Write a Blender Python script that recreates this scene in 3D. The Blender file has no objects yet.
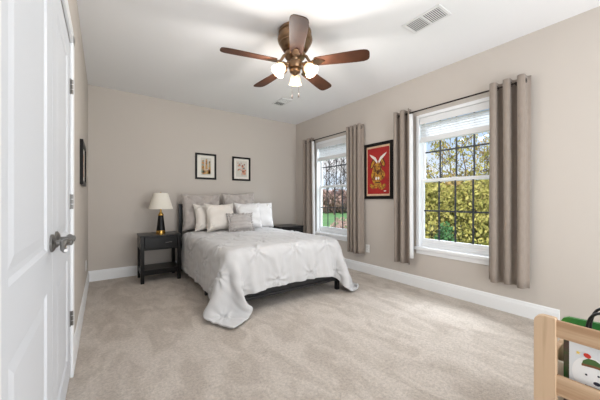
import bpy, bmesh, math, random
import numpy as np
from mathutils import Vector, Matrix, Euler
random.seed(7)
SC = bpy.context.scene
COL = SC.collection
PI = math.pi

# ------------------------------------------------------------------ camera
XL, XR, YB, YF, H = -0.162, 3.146, 4.54, -1.75, 2.58
cd = bpy.data.cameras.new('camera'); cam = bpy.data.objects.new('camera', cd); COL.objects.link(cam)
cd.sensor_width = 36.0; cd.lens = 275.5 / 600 * 36; cd.clip_start = 0.02; cd.clip_end = 500
cam.location = (0, 0, 1.07)
cam.rotation_euler = (PI / 2, 0, -math.atan(196.8 / 275.5))
SC.camera = cam

# ------------------------------------------------------------------ exposure, sky, lights
SC.view_settings.view_transform = 'Standard'; SC.view_settings.look = 'None'
SC.view_settings.exposure = 0.2; SC.view_settings.gamma = 1.0; SC.view_settings.use_curve_mapping = False

def lin(c):
    return tuple(((v / 255) / 12.92 if v / 255 <= .04045 else ((v / 255 + .055) / 1.055) ** 2.4) for v in c) + (1.0,)

W = bpy.data.worlds.new('sky'); SC.world = W; W.use_nodes = True
wn, wl = W.node_tree.nodes, W.node_tree.links
bg = wn['Background']
tc = wn.new('ShaderNodeTexCoord'); sep = wn.new('ShaderNodeSeparateXYZ'); wl.new(tc.outputs['Generated'], sep.inputs[0])
ramp = wn.new('ShaderNodeValToRGB'); wl.new(sep.outputs['Z'], ramp.inputs[0])
ramp.color_ramp.elements[0].position = 0.0; ramp.color_ramp.elements[0].color = lin((222, 234, 246))
ramp.color_ramp.elements[1].position = 0.45; ramp.color_ramp.elements[1].color = lin((132, 180, 232))
cn = wn.new('ShaderNodeTexNoise'); cn.inputs['Scale'].default_value = 5.0; cn.inputs['Detail'].default_value = 6
mp = wn.new('ShaderNodeMapping'); mp.inputs['Scale'].default_value = (1, 1, 2.2)
wl.new(tc.outputs['Generated'], mp.inputs[0]); wl.new(mp.outputs[0], cn.inputs['Vector'])
cr = wn.new('ShaderNodeValToRGB'); wl.new(cn.outputs['Fac'], cr.inputs[0])
cr.color_ramp.elements[0].position = .46; cr.color_ramp.elements[1].position = .66
mx = wn.new('ShaderNodeMixRGB'); wl.new(cr.outputs[0], mx.inputs[0]); wl.new(ramp.outputs[0], mx.inputs[1])
mx.inputs[2].default_value = lin((246, 248, 252))
wl.new(mx.outputs[0], bg.inputs['Color']); bg.inputs['Strength'].default_value = 1.0

def area_light(name, loc, target, sx, sy, power, color=(1, 1, 1)):
    d = bpy.data.lights.new(name, 'AREA'); d.shape = 'RECTANGLE'; d.size = sx; d.size_y = sy
    d.energy = power; d.color = color
    o = bpy.data.objects.new(name, d); COL.objects.link(o); o.location = loc
    o.rotation_euler = (Vector(target) - Vector(loc)).to_track_quat('-Z', 'Y').to_euler()
    return o
# added area lamps: daylight boost outside each window, unseen fills behind the camera
area_light('window_daylight_fill', (XR + 2.0, 3.455, 3.5), (1.7, 3.3, .5), 2.2, 1.4, 210, (.86, .93, 1))
area_light('window_daylight_fill', (XR + 2.0, 1.495, 3.5), (1.6, 1.6, .5), 2.2, 1.4, 210, (.86, .93, 1))
area_light('rear_fill', (1.5, YF + .05, 1.6), (1.5, 4, 1.4), 2.9, 1.8, 32, (.90, .955, 1))  # added fill at the rear wall, out of view
area_light('ceiling_fill', (1.5, -1.6, .62), (1.5, 1.9, 2.58), 2.8, .9, 58, (.90, .955, 1))  # added fill low behind the camera, aimed up at the ceiling
sd = bpy.data.lights.new('sun', 'SUN'); sd.energy = 4.2; sd.angle = .01; sd.color = (1, .96, .88)
so_ = bpy.data.objects.new('sun', sd); COL.objects.link(so_); so_.rotation_euler = Vector((1, .45, -.9)).to_track_quat('-Z', 'Y').to_euler()
FAN_POWER = 9.0

# ------------------------------------------------------------------ materials
MATS = {}
def mat(name, col, rough=.6, metal=0, noise=None, bump=None, spec=.5, col2=None, sheen=0, emit=None, coat=0, stretch=(1, 1, 1), bump_dist=.01):
    """noise=(scale, amount) tints between col and col2; bump=(scale, strength)"""
    if name in MATS: return MATS[name]
    m = bpy.data.materials.new(name); m.use_nodes = True; MATS[name] = m
    n, l = m.node_tree.nodes, m.node_tree.links
    b = n['Principled BSDF']
    b.inputs['Base Color'].default_value = lin(col); b.inputs['Roughness'].default_value = rough
    b.inputs['Metallic'].default_value = metal; b.inputs['Specular IOR Level'].default_value = spec
    b.inputs['Sheen Weight'].default_value = sheen; b.inputs['Coat Weight'].default_value = coat
    tcn = n.new('ShaderNodeTexCoord'); mpn = n.new('ShaderNodeMapping'); mpn.inputs['Scale'].default_value = stretch
    l.new(tcn.outputs['Object'], mpn.inputs[0])
    if noise:
        t = n.new('ShaderNodeTexNoise'); t.inputs['Scale'].default_value = noise[0]; t.inputs['Detail'].default_value = 5
        l.new(mpn.outputs[0], t.inputs['Vector'])
        r = n.new('ShaderNodeValToRGB'); w = noise[1]
        r.color_ramp.elements[0].position = .5 - w; r.color_ramp.elements[1].position = .5 + w
        r.color_ramp.elements[0].color = lin(col); r.color_ramp.elements[1].color = lin(col2)
        l.new(t.outputs['Fac'], r.inputs[0]); l.new(r.outputs[0], b.inputs['Base Color'])
    if bump:
        t2 = n.new('ShaderNodeTexNoise'); t2.inputs['Scale'].default_value = bump[0]; t2.inputs['Detail'].default_value = 4
        l.new(mpn.outputs[0], t2.inputs['Vector'])
        bn = n.new('ShaderNodeBump'); bn.inputs['Strength'].default_value = bump[1]; bn.inputs['Distance'].default_value = bump_dist
        l.new(t2.outputs['Fac'], bn.inputs['Height']); l.new(bn.outputs[0], b.inputs['Normal'])
    if emit:
        b.inputs['Emission Color'].default_value = lin(emit[0]); b.inputs['Emission Strength'].default_value = emit[1]
    return m

M_wall = mat('wall_paint', (203, 195, 187), .85, bump=(220, .05), spec=.2)
M_ceil = mat('ceiling_paint', (243, 243, 244), .9, bump=(260, .04), spec=.15)
M_trim = mat('white_trim_paint', (240, 241, 242), .4)
M_door = mat('white_door_paint', (218, 221, 226), .5, spec=.3)
M_vinyl = mat('white_vinyl', (240, 242, 244), .35)
M_muntin = mat('dark_muntin', (58, 62, 70), .5)
M_blind = mat('white_slat', (226, 227, 228), .45)
M_black = mat('black_lacquer', (15, 14, 14), .3, spec=.25, noise=(14, .3), col2=(27, 25, 24), stretch=(1, 1, 8))
M_blackm = mat('black_frame_wood', (18, 16, 15), .4, spec=.25)
M_bedblack = mat('black_bed_metal', (24, 25, 28), .38)
M_brass = mat('aged_brass', (164, 136, 108), .28, 1, noise=(9, .3), col2=(126, 98, 74))
M_gold = mat('polished_gold', (212, 170, 92), .22, 1)
M_nickel = mat('satin_nickel', (140, 138, 135), .28, 1)
M_bronze = mat('dark_bronze_rod', (42, 34, 30), .35, .6)
M_walnut = mat('walnut_blade', (82, 50, 34), .5, noise=(7, .28), col2=(54, 32, 23), spec=.22)
M_curtain = mat('taupe_curtain_weave', (158, 146, 136), .9, noise=(60, .3), col2=(146, 134, 124), bump=(380, .25), sheen=.2, spec=.1, stretch=(1, 1, .35))
M_lining = mat('white_curtain_lining', (226, 226, 226), .9, bump=(300, .1), spec=.1)
M_shade = mat('ivory_lamp_shade', (238, 232, 220), .85, bump=(160, .08), spec=.1)
M_lampblk = mat('black_lamp_ceramic', (13, 12, 12), .3, spec=.25)
M_mattress = mat('white_mattress_ticking', (226, 226, 222), .9, bump=(90, .1))
M_sheet = mat('white_sheet', (232, 229, 224), .9, bump=(40, .12))
M_comf = mat('silver_white_comforter', (205, 204, 204), .62, bump=(42, .16), sheen=.3, spec=.35)
M_sham = mat('grey_taupe_sham', (186, 177, 172), .8, noise=(18, .3), col2=(174, 166, 160), bump=(60, .2), sheen=.25)
M_pwhite = mat('white_pillow_cotton', (226, 224, 223), .85, bump=(45, .15))
M_pcream = mat('cream_pillow_cotton', (226, 219, 211), .85, bump=(45, .15))
M_pgrey = mat('light_grey_lumbar', (188, 181, 177), .8, noise=(20, .3), col2=(176, 170, 166), bump=(70, .2), sheen=.2)
M_matb = mat('cream_mat_board', (232, 227, 218), .8)
M_cream = mat('cream_painting_border', (226, 206, 176), .8, noise=(30, .3), col2=(206, 160, 130))
M_red = mat('red_painted_ground', (176, 38, 34), .7, noise=(16, .25), col2=(150, 28, 28))
M_yel = mat('ochre_paint', (206, 152, 48), .7, noise=(40, .12), col2=(120, 70, 34))
M_brownp = mat('dark_brown_paint', (72, 38, 24), .7)
M_whitep = mat('white_paint_stroke', (232, 226, 220), .7)
M_plast = mat('white_plastic', (238, 238, 236), .35)
M_slot = mat('dark_slot', (40, 40, 40), .6)
M_vent = mat('white_vent_metal', (232, 232, 232), .5)
M_duct = mat('dark_duct', (46, 46, 48), .9)
M_pine = mat('pale_beech_wood', (210, 182, 152), .5, noise=(22, .1), col2=(172, 138, 106), stretch=(1, 1, .06), bump=(12, .05))
M_pineh = mat('pale_beech_wood_rail', (210, 182, 152), .5, noise=(22, .1), col2=(172, 138, 106), stretch=(1, .06, 1), bump=(12, .05))
M_paper = mat('book_page_paper', (236, 232, 222), .8)

# carpet: fibre speckle, brushed pile patches, bump
M_carpet = bpy.data.materials.new('beige_carpet_pile'); M_carpet.use_nodes = True
def carpet():
    n, l = M_carpet.node_tree.nodes, M_carpet.node_tree.links
    b = n['Principled BSDF']; b.inputs['Roughness'].default_value = 1; b.inputs['Specular IOR Level'].default_value = .05
    b.inputs['Sheen Weight'].default_value = .15
    t = n.new('ShaderNodeTexCoord')
    big = n.new('ShaderNodeTexNoise'); big.inputs['Scale'].default_value = 3.8; big.inputs['Detail'].default_value = 4; big.inputs['Distortion'].default_value = 1.2
    mpb = n.new('ShaderNodeMapping'); mpb.inputs['Scale'].default_value = (1.6, .75, 1); mpb.inputs['Rotation'].default_value = (0, 0, .5)
    l.new(t.outputs['Object'], mpb.inputs[0]); l.new(mpb.outputs[0], big.inputs['Vector'])
    r = n.new('ShaderNodeValToRGB'); l.new(big.outputs['Fac'], r.inputs[0])
    r.color_ramp.elements[0].position = .38; r.color_ramp.elements[0].color = lin((195, 183, 171))
    r.color_ramp.elements[1].position = .58; r.color_ramp.elements[1].color = lin((213, 202, 191))
    fine = n.new('ShaderNodeTexNoise'); fine.inputs['Scale'].default_value = 55; fine.inputs['Detail'].default_value = 6; fine.inputs['Roughness'].default_value = .75
    l.new(t.outputs['Object'], fine.inputs['Vector'])
    fr = n.new('ShaderNodeValToRGB'); l.new(fine.outputs['Fac'], fr.inputs[0])
    fr.color_ramp.elements[0].position = .32; fr.color_ramp.elements[0].color = (.62, .62, .62, 1)
    fr.color_ramp.elements[1].position = .62; fr.color_ramp.elements[1].color = (1.06, 1.06, 1.06, 1)
    m = n.new('ShaderNodeMixRGB'); m.blend_type = 'MULTIPLY'; m.inputs[0].default_value = .75
    l.new(r.outputs[0], m.inputs[1]); l.new(fr.outputs[0], m.inputs[2]); l.new(m.outputs[0], b.inputs['Base Color'])
    ad = n.new('ShaderNodeMath'); ad.operation = 'MULTIPLY_ADD'; l.new(big.outputs['Fac'], ad.inputs[0]); ad.inputs[1].default_value = .9
    l.new(fine.outputs['Fac'], ad.inputs[2])
    bp = n.new('ShaderNodeBump'); bp.inputs['Strength'].default_value = .7; bp.inputs['Distance'].default_value = .02
    l.new(ad.outputs[0], bp.inputs['Height']); l.new(bp.outputs[0], b.inputs['Normal'])
carpet()

def glass_mat():
    m = bpy.data.materials.new('window_glass'); m.use_nodes = True
    n, l = m.node_tree.nodes, m.node_tree.links; n.remove(n['Principled BSDF'])
    a = n.new('ShaderNodeBsdfTransparent'); g = n.new('ShaderNodeBsdfGlossy'); g.inputs['Roughness'].default_value = .02
    x = n.new('ShaderNodeMixShader'); x.inputs[0].default_value = .015
    l.new(a.outputs[0], x.inputs[1]); l.new(g.outputs[0], x.inputs[2]); l.new(x.outputs[0], n['Material Output'].inputs[0])
    return m
M_glass = glass_mat()
def frosted_mat():
    m = bpy.data.materials.new('frosted_lit_glass'); m.use_nodes = True
    n, l = m.node_tree.nodes, m.node_tree.links; n.remove(n['Principled BSDF'])
    a = n.new('ShaderNodeBsdfTranslucent'); a.inputs['Color'].default_value = (.8, .70, .55, 1)
    g = n.new('ShaderNodeBsdfDiffuse'); g.inputs['Color'].default_value = (.8, .72, .6, 1)
    e = n.new('ShaderNodeEmission'); e.inputs['Color'].default_value = (1, .84, .6, 1); e.inputs['Strength'].default_value = .12
    x = n.new('ShaderNodeMixShader'); x.inputs[0].default_value = .4
    s = n.new('ShaderNodeAddShader')
    l.new(a.outputs[0], x.inputs[1]); l.new(g.outputs[0], x.inputs[2]); l.new(x.outputs[0], s.inputs[0]); l.new(e.outputs[0], s.inputs[1])
    l.new(s.outputs[0], n['Material Output'].inputs[0])
    return m
M_frost = frosted_mat()
M_bulb = mat('lit_bulb', (255, 236, 200), .5, emit=((255, 232, 196), 3.5))

def leaf_mat(name, a, b, c, scale=2.2):
    m = bpy.data.materials.new(name); m.use_nodes = True
    n, l = m.node_tree.nodes, m.node_tree.links; p = n['Principled BSDF']; p.inputs['Roughness'].default_value = .8
    p.inputs['Specular IOR Level'].default_value = .15
    t = n.new('ShaderNodeTexCoord'); x = n.new('ShaderNodeTexNoise'); x.inputs['Scale'].default_value = scale; x.inputs['Detail'].default_value = 8; x.inputs['Roughness'].default_value = .8
    l.new(t.outputs['Object'], x.inputs['Vector']); r = n.new('ShaderNodeValToRGB'); l.new(x.outputs['Fac'], r.inputs[0])
    r.color_ramp.elements[0].position = .36; r.color_ramp.elements[0].color = lin(a)
    r.color_ramp.elements[1].position = .64; r.color_ramp.elements[1].color = lin(c)
    e = r.color_ramp.elements.new(.5); e.color = lin(b)
    l.new(r.outputs[0], p.inputs['Base Color'])
    return m
M_leafy = leaf_mat('yellow_green_leaves', (104, 104, 62), (162, 156, 84), (200, 186, 118))
M_leafo = leaf_mat('olive_gold_leaves', (140, 112, 78), (180, 156, 100), (208, 184, 128))
M_leafg = leaf_mat('deep_green_leaves', (52, 92, 56), (78, 120, 74), (104, 140, 84))
M_leafr = leaf_mat('reddish_brown_leaves', (150, 126, 120), (190, 156, 148), (206, 182, 172))
M_bark = mat('grey_brown_bark', (96, 82, 74), .9, noise=(6, .3), col2=(70, 58, 52))
M_lawn = mat('lawn_grass', (92, 138, 78), .95, noise=(.35, .3), col2=(126, 162, 102), bump=(30, .3))

# ------------------------------------------------------------------ mesh helpers
class MB:
    def __init__(s): s.bm = bmesh.new()
    def box(s, c, d, rot=None, bev=0, seg=2, about=None):
        r = bmesh.ops.create_cube(s.bm, size=1)['verts']
        bmesh.ops.scale(s.bm, vec=d, verts=r)
        if bev:
            ed = list({e for v in r for e in v.link_edges})
            o = bmesh.ops.bevel(s.bm, geom=ed, offset=bev, segments=seg, profile=.5, affect='EDGES')
            r = list({v for f in o['faces'] for v in f.verts} | {v for v in r if v.is_valid})
        mtx = Matrix.Translation(c) @ (rot.to_4x4() if rot else Matrix())
        bmesh.ops.transform(s.bm, matrix=mtx, verts=r)
        return s
    def span(s, a, b, bev=0, seg=2):
        return s.box([(a[i] + b[i]) / 2 for i in range(3)], [abs(b[i] - a[i]) for i in range(3)], bev=bev, seg=seg)
    def rings(s, rings, cap0=True, cap1=True, closed=True):
        vs = [[s.bm.verts.new(p) for p in r] for r in rings]
        n = len(vs[0])
        for a, b in zip(vs, vs[1:]):
            for i in range(n if closed else n - 1):
                j = (i + 1) % n
                s.bm.faces.new((a[i], a[j], b[j], b[i]))
        if closed and cap0: s.bm.faces.new(list(reversed(vs[0])))
        if closed and cap1: s.bm.faces.new(vs[-1])
        return vs
    def lathe(s, prof, c=(0, 0, 0), axis=(0, 0, 1), seg=24, cap0=True, cap1=True):
        q = Vector((0, 0, 1)).rotation_difference(Vector(axis))
        R = []
        for r, z in prof:
            R.append([Vector(c) + q @ Vector((max(r, 1e-4) * math.cos(2 * PI * i / seg), max(r, 1e-4) * math.sin(2 * PI * i / seg), z)) for i in range(seg)])
        s.rings(R, cap0, cap1); return s
    def tube(s, pts, r, seg=8, closed=False):
        pts = [Vector(p) for p in pts]; rr = r if isinstance(r, (list, tuple)) else [r] * len(pts)
        R = []; up = None
        for i, p in enumerate(pts):
            t = (pts[min(i + 1, len(pts) - 1)] - pts[max(i - 1, 0)]).normalized()
            if up is None:
                up = t.orthogonal().normalized()
            up = (up - t * up.dot(t)).normalized(); w = t.cross(up)
            R.append([p + rr[i] * (math.cos(2 * PI * k / seg) * up + math.sin(2 * PI * k / seg) * w) for k in range(seg)])
        s.rings(R); return s
    def torus(s, c, R, r, axis=(0, 0, 1), n=20, m=6):
        q = Vector((0, 0, 1)).rotation_difference(Vector(axis))
        vs = []
        for i in range(n):
            a = 2 * PI * i / n
            vs.append([s.bm.verts.new(Vector(c) + q @ Vector(((R + r * math.cos(2 * PI * j / m)) * math.cos(a), (R + r * math.cos(2 * PI * j / m)) * math.sin(a), r * math.sin(2 * PI * j / m)))) for j in range(m)])
        for i in range(n):
            for j in range(m):
                s.bm.faces.new((vs[i][j], vs[(i + 1) % n][j], vs[(i + 1) % n][(j + 1) % m], vs[i][(j + 1) % m]))
        return s
    def prism(s, pts, off):
        """pts: planar 3D outline, extruded by off"""
        off = Vector(off); a = [s.bm.verts.new(Vector(p)) for p in pts]; b = [s.bm.verts.new(Vector(p) + off) for p in pts]
        n = len(a); s.bm.faces.new(a); s.bm.faces.new(list(reversed(b)))
        for i in range(n): s.bm.faces.new((a[i], b[i], b[(i + 1) % n], a[(i + 1) % n]))
        return s
    def grid(s, P):
        n, m = len(P), len(P[0])
        v = [[s.bm.verts.new(P[i][j]) for j in range(m)] for i in range(n)]
        for i in range(n - 1):
            for j in range(m - 1): s.bm.faces.new((v[i][j], v[i + 1][j], v[i + 1][j + 1], v[i][j + 1]))
        return s
    def build(s, name, material, parent=None, smooth=False, origin=None, angle=40):
        bmesh.ops.recalc_face_normals(s.bm, faces=s.bm.faces)
        o_loc = Vector(origin) if origin else Vector((0, 0, 0))
        if parent is not None:
            o_loc = Vector(parent.get('_base', (0, 0, 0)))
        bmesh.ops.translate(s.bm, vec=-o_loc, verts=s.bm.verts)
        me = bpy.data.meshes.new(name); s.bm.to_mesh(me); s.bm.free()
        me.materials.append(material)
        if smooth:
            for p in me.polygons: p.use_smooth = True
            me.set_sharp_from_angle(angle=math.radians(angle))
        o = bpy.data.objects.new(name, me); COL.objects.link(o)
        if parent is not None:
            o.parent = parent; o['_base'] = tuple(o_loc)
        else:
            o.location = o_loc; o['_base'] = tuple(o_loc)
        return o

def tag(o, label, cat, group=None, kind=None):
    o['label'] = label; o['category'] = cat
    if group: o['group'] = group
    if kind: o['kind'] = kind
    return o
def thing(name, base, label, cat, group=None):
    o = bpy.data.objects.new(name, None); COL.objects.link(o); o.location = base; o.empty_display_size = .1
    o['_base'] = tuple(base); return tag(o, label, cat, group)
def struct(o): o['kind'] = 'structure'; return o
def copy_tree(o, parent=None):
    c = o.copy(); COL.objects.link(c)
    if parent is not None: c.parent = parent
    for ch in [k for k in ALL() if k.parent == o]: copy_tree(ch, c)
    return c
def ALL(): return list(COL.objects)

# ------------------------------------------------------------------ setting: floor, ceiling, walls
T = .14
struct(MB().span((XL - .12, YF - .12, -.1), (XR + T, YB + .12, 0)).build('floor', M_carpet))
struct(MB().span((XL - .12, YF - .12, H), (XR + T, YB + .12, H + .1)).build('ceiling', M_ceil))
struct(MB().span((XL - .12, YB, 0), (XR + T, YB + .12, H)).build('wall_back', M_wall))
struct(MB().span((XL - .12, YF - .12, 0), (XR + T, YF, H)).build('wall_front', M_wall))
WY = {1: (3.025, 3.885), 2: (1.065, 1.925)}      # window openings along y
WZ = (.50, 2.10)
wr = MB()
edges = [YF, WY[2][0], WY[2][1], WY[1][0], WY[1][1], YB]
for i in range(5):
    a, b = edges[i], edges[i + 1]
    if i % 2 == 0: wr.span((XR, a, 0), (XR + T, b, H))
    else:
        wr.span((XR, a, 0), (XR + T, b, WZ[0])); wr.span((XR, a, WZ[1]), (XR + T, b, H))
struct(wr.build('wall_right', M_wall))
DY0, DY1, DZ = .70, 2.15, 2.02                    # closet opening in the left wall
w = MB()
w.span((XL - .12, YF, 0), (XL, DY0, H)); w.span((XL - .12, DY1, 0), (XL, YB, H)); w.span((XL - .12, DY0, DZ), (XL, DY1, H))
struct(w.build('wall_left', M_wall))
struct(MB().span((XL - .12, DY0, 0), (XL - .10, DY1, DZ)).build('trim_3', M_trim))   # closed closet behind the doors

def baseboard(name, a, b, n):
    """a,b ends on the wall line at floor, n points into the room"""
    a, b, n = Vector(a), Vector(b), Vector(n)
    prof = [(0, 0), (.016, 0), (.016, .105), (.012, .118), (.010, .132), (.004, .14), (0, .14)]
    m = MB(); m.rings([[p + n * u + Vector((0, 0, z)) for u, z in prof] for p in (a, b)])
    return struct(m.build(name, M_trim))
baseboard('baseboard_back', (XL, YB, 0), (XR, YB, 0), (0, -1, 0))
baseboard('baseboard_right', (XR, .62, 0), (XR, YB - .016, 0), (-1, 0, 0))
baseboard('baseboard_left', (XL, 2.225, 0), (XL, YB - .016, 0), (1, 0, 0))

# closet casing and the two panelled doors
c = MB()
for a, b in (((XL, DY1 - .005, 0), (XL + .016, DY1 + .07, DZ + .06)), ((XL, DY0 - .07, 0), (XL + .016, DY0 + .005, DZ + .06)), ((XL, DY0 - .07, DZ - .005), (XL + .016, DY1 + .07, DZ + .065))):
    c.span(a, b, bev=.004)
struct(c.build('trim_1', M_trim))

def panel_door(name, y0, y1, hinge_far, hy):
    x1, x0 = XL - .001, XL - .036
    ys = .125
    m = MB()
    z0, z1 = .012, DZ - .008
    pans = [(.16, .735), (.885, 1.885)]
    pa, pb = y0 + ys, y1 - ys
    m.span((x0, y0, z0), (x1, pa, z1)); m.span((x0, pb, z0), (x1, y1, z1))
    for a, b in ((z0, pans[0][0]), (pans[0][1], pans[1][0]), (pans[1][1], z1)): m.span((x0, pa, a), (x1, pb, b))
    for a, b in pans:
        R = []
        for d, x in ((0, x1), (.012, x1 - .007), (.028, x1 - .007), (.060, x1 - .002)):
            R.append([(x, pa + d, a + d), (x, pb - d, a + d), (x, pb - d, b - d), (x, pa + d, b - d)])
        m.rings(R, cap0=False, cap1=True)
    d = struct(m.build(name, M_door))
    hg = y1 if hinge_far else y0
    sgn = 1 if hinge_far else -1
    for z in (.36, 1.06, 1.75):
        k = MB(); k.span((XL - .002, hg - sgn * .016, z - .045), (XL + .004, hg - sgn * .001, z + .045))
        for q in range(3): k.lathe([(.007, -.0135), (.007, .0135)], (XL + .009, hg + sgn * .002, z + (q - 1) * .03), seg=12)
        k.build('hinge', M_nickel, d, True)
    # lever handle: rose, neck, curved lever
    k = MB()
    k.lathe([(.034, 0), (.034, .006), (.026, .012), (.014, .016)], (XL, hy, .905), (1, 0, 0), seg=24)
    rose = k.build('door_handle', M_nickel, d, True)
    k = MB(); k.lathe([(.011, .0), (.010, .030), (.013, .036), (.013, .05), (.006, .054)], (XL + .012, hy, .905), (1, 0, 0), seg=16)
    pts = [(XL + .052, hy, .905)]
    for q in range(1, 9):
        t = q / 8; pts.append((XL + .052 - .012 * math.sin(PI * t), hy + sgn * .10 * t, .905 + .008 * math.sin(PI * 2 * t) - .018 * t * t))
    k.tube(pts, [.012, .0115, .011, .0105, .010, .0095, .009, .0085, .006], 10)
    k.build('lever', M_nickel, rose, True)
    return d
panel_door('door_1', DY0 + .003, 1.452, False, 1.405)
panel_door('door_2', 1.456, DY1 - .003, True, 1.53)

# ------------------------------------------------------------------ windows
def window(n, y0, y1):
    z0, z1 = WZ
    root = MB()                                   # the outer frame is the structure object itself
    fx0, fx1 = XR - .012, XR + .10
    # casing ring and deep jamb
    cw = .035
    for a, b in (((fx0, y0 - .004, z0), (fx1, y0 + cw, z1)), ((fx0, y1 - cw, z0), (fx1, y1 + .004, z1)), ((fx0, y0 + cw, z1 - cw), (fx1, y1 - cw, z1 + .004))):
        root.span(a, b, bev=.003)
    root.span((XR + .04, y0 + cw, z0), (fx1, y1 - cw, z0 + .05), bev=.003)
    w = struct(root.build('window_%d' % n, M_vinyl))
    MB().span((XR - .035, y0 - .02, z0 - .035), (XR + .05, y1 + .02, z0 + .002), bev=.006).build('window_sill', M_trim, w)
    MB().span((XR - .014, y0 - .004, z0 - .085), (XR, y1 + .004, z0 - .034), bev=.004).build('apron', M_trim, w)
    a0, a1 = y0 + cw, y1 - cw
    mid = 1.305
    for nm, za, zb, xa in (('lower_sash', z0 + .05, mid + .02, XR + .045), ('upper_sash', mid - .02, z1 - cw, XR + .072)):
        m = MB(); st = .03; bt = .05 if nm == 'lower_sash' else .035
        xb = xa + .026
        m.span((xa, a0, za), (xb, a0 + st, zb), bev=.003); m.span((xa, a1 - st, za), (xb, a1, zb), bev=.003)
        m.span((xa, a0 + st, za), (xb, a1 - st, za + bt), bev=.003); m.span((xa, a0 + st, zb - .035), (xb, a1 - st, zb), bev=.003)
        s = m.build(nm, M_vinyl, w)
        g0, g1, h0, h1 = a0 + st, a1 - st, za + bt, zb - .035
        MB().span((xa + .012, g0 - .004, h0 - .004), (xa + .016, g1 + .004, h1 + .004)).build('glass', M_glass, s)
        k = MB()
        for q in (1, 2, 3):
            yy = g0 + (g1 - g0) * q / 4; k.span((xa + .006, yy - .009, h0), (xa + .011, yy + .009, h1))
        hz = .94 if nm == 'lower_sash' else 1.65
        k.span((xa + .0055, g0, hz - .009), (xa + .0115, g1, hz + .009))
        k.build('muntin_grid', M_muntin, s)
        if nm == 'lower_sash':
            k = MB(); k.span((xa - .012, (g0 + g1) / 2 - .03, zb - .012), (xa, (g0 + g1) / 2 + .03, zb + .004), bev=.003); k.build('sash_lock', M_vinyl, s)
    return w
window(1, *WY[1]); window(2, *WY[2])

def blind(y0, y1, label):
    a, b = y0 + .040, y1 - .040
    r = thing('window_blind', (XR, (a + b) / 2, 1.76), label, 'blind', 'raised window blinds')
    MB().span((XR - .010, a, 1.985), (XR + .006, b, 2.062), bev=.004).build('valance', M_blind, r)
    MB().span((XR + .008, a + .005, 2.015), (XR + .044, b - .005, 2.062)).build('headrail', M_blind, r)
    n = 7
    for i in range(n):
        z = 1.972 - i * .0265
        MB().box((XR + .016, (a + b) / 2, z), (.05, b - a - .012, .0035), rot=Euler((0, -.72, 0)).to_matrix(), bev=.0012, seg=1).build('slat', M_blind, r)
    MB().span((XR - .006, a + .006, 1.765), (XR + .040, b - .006, 1.822), bev=.004).build('bottom_rail', M_blind, r)
    for t in (.15, .85):
        yy = a + (b - a) * t; MB().tube([(XR - .008, yy, 1.82), (XR - .010, yy, 1.99)], .0012, 6).build('lift_cord', M_blind, r)
blind(*WY[1], 'white slatted blind raised over the farther window by the bed')
blind(*WY[2], 'white slatted blind raised over the nearer, larger-looking window')

# ------------------------------------------------------------------ curtains and rods
def curtain(y0, y1, n, label, lead, seed, amp=.05, top=2.185, bot=.285, gat=0.0):
    """lead=+1: window lies toward +y of the panel, -1: toward -y"""
    rnd = random.Random(seed)
    xc = XR - .085
    r = thing('curtain', (xc, (y0 + y1) / 2, bot), label, 'curtain', 'grommet curtain panels')
    NU, NV = n * 16 + 1, 26
    ph = [rnd.uniform(-.25, .25) for _ in range(n + 2)]
    def pt(u, v, off=0):
        a = 2 * PI * n * u
        spread = 1 + .06 * (1 - v) * math.sin(seed + u * 3)
        y = (y0 + y1) / 2 + ((u - .5) * (y1 - y0)) * spread + .012 * math.sin(a * 2) * (.4 + .6 * v)
        k = min(int(u * n), n - 1)
        am = amp * (1 + ph[k] * (1 - v)) * (.88 + .12 * v)
        ca = math.cos(a + (PI if lead < 0 else 0)); x = xc + am * math.copysign(abs(ca) ** .75, ca) + .006 * math.sin(3 * v + seed + 5 * u) * (1 - v)
        z = bot + (top - bot) * v + .004 * math.sin(seed + 9 * u) * (1 - v)
        return Vector((x + off, y, z))
    P = [[pt(i / (NU - 1), j / (NV - 1)) for j in range(NV)] for i in range(NU)]
    m = MB(); m.grid(P); p = m.build('fabric_panel', M_curtain, r, True, angle=80)
    sol = p.modifiers.new('thick', 'SOLIDIFY'); sol.thickness = .003; sol.offset = 0
    # white lining showing along the window-side edge
    if lead < 0:
        P = [[pt(0, j / (NV - 1), .004) + Vector((.0012 * i * i, -.006 * i, 0)) for j in range(1, NV - 1)] for i in range(-1, 6)]
        m = MB(); m.grid(P); p = m.build('lining', M_lining, r, True, angle=80)
        sol = p.modifiers.new('thick', 'SOLIDIFY'); sol.thickness = .002; sol.offset = 0
    for i in range(2 * n):
        u = (i + .5) / (2 * n); q = pt(u, (2.135 - bot) / (top - bot))
        MB().torus((xc, q.y, 2.135), .02, .004, (0, 1, 0), 18, 6).build('grommet', M_bronze, r, True)
    return r
curtain(3.86, 4.13, 2, 'taupe curtain panel on the corner side of the farther window', -1, 1)
curtain(2.735, 3.045, 4, 'taupe curtain panel between the farther window and the red painting', 1, 2, amp=.042)
curtain(1.945, 2.165, 2, 'taupe curtain panel on the red painting side of the nearer window', -1, 3)
curtain(.80, 1.125, 3, 'taupe curtain panel at far right of the photo, nearest the camera', 1, 4)

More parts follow.
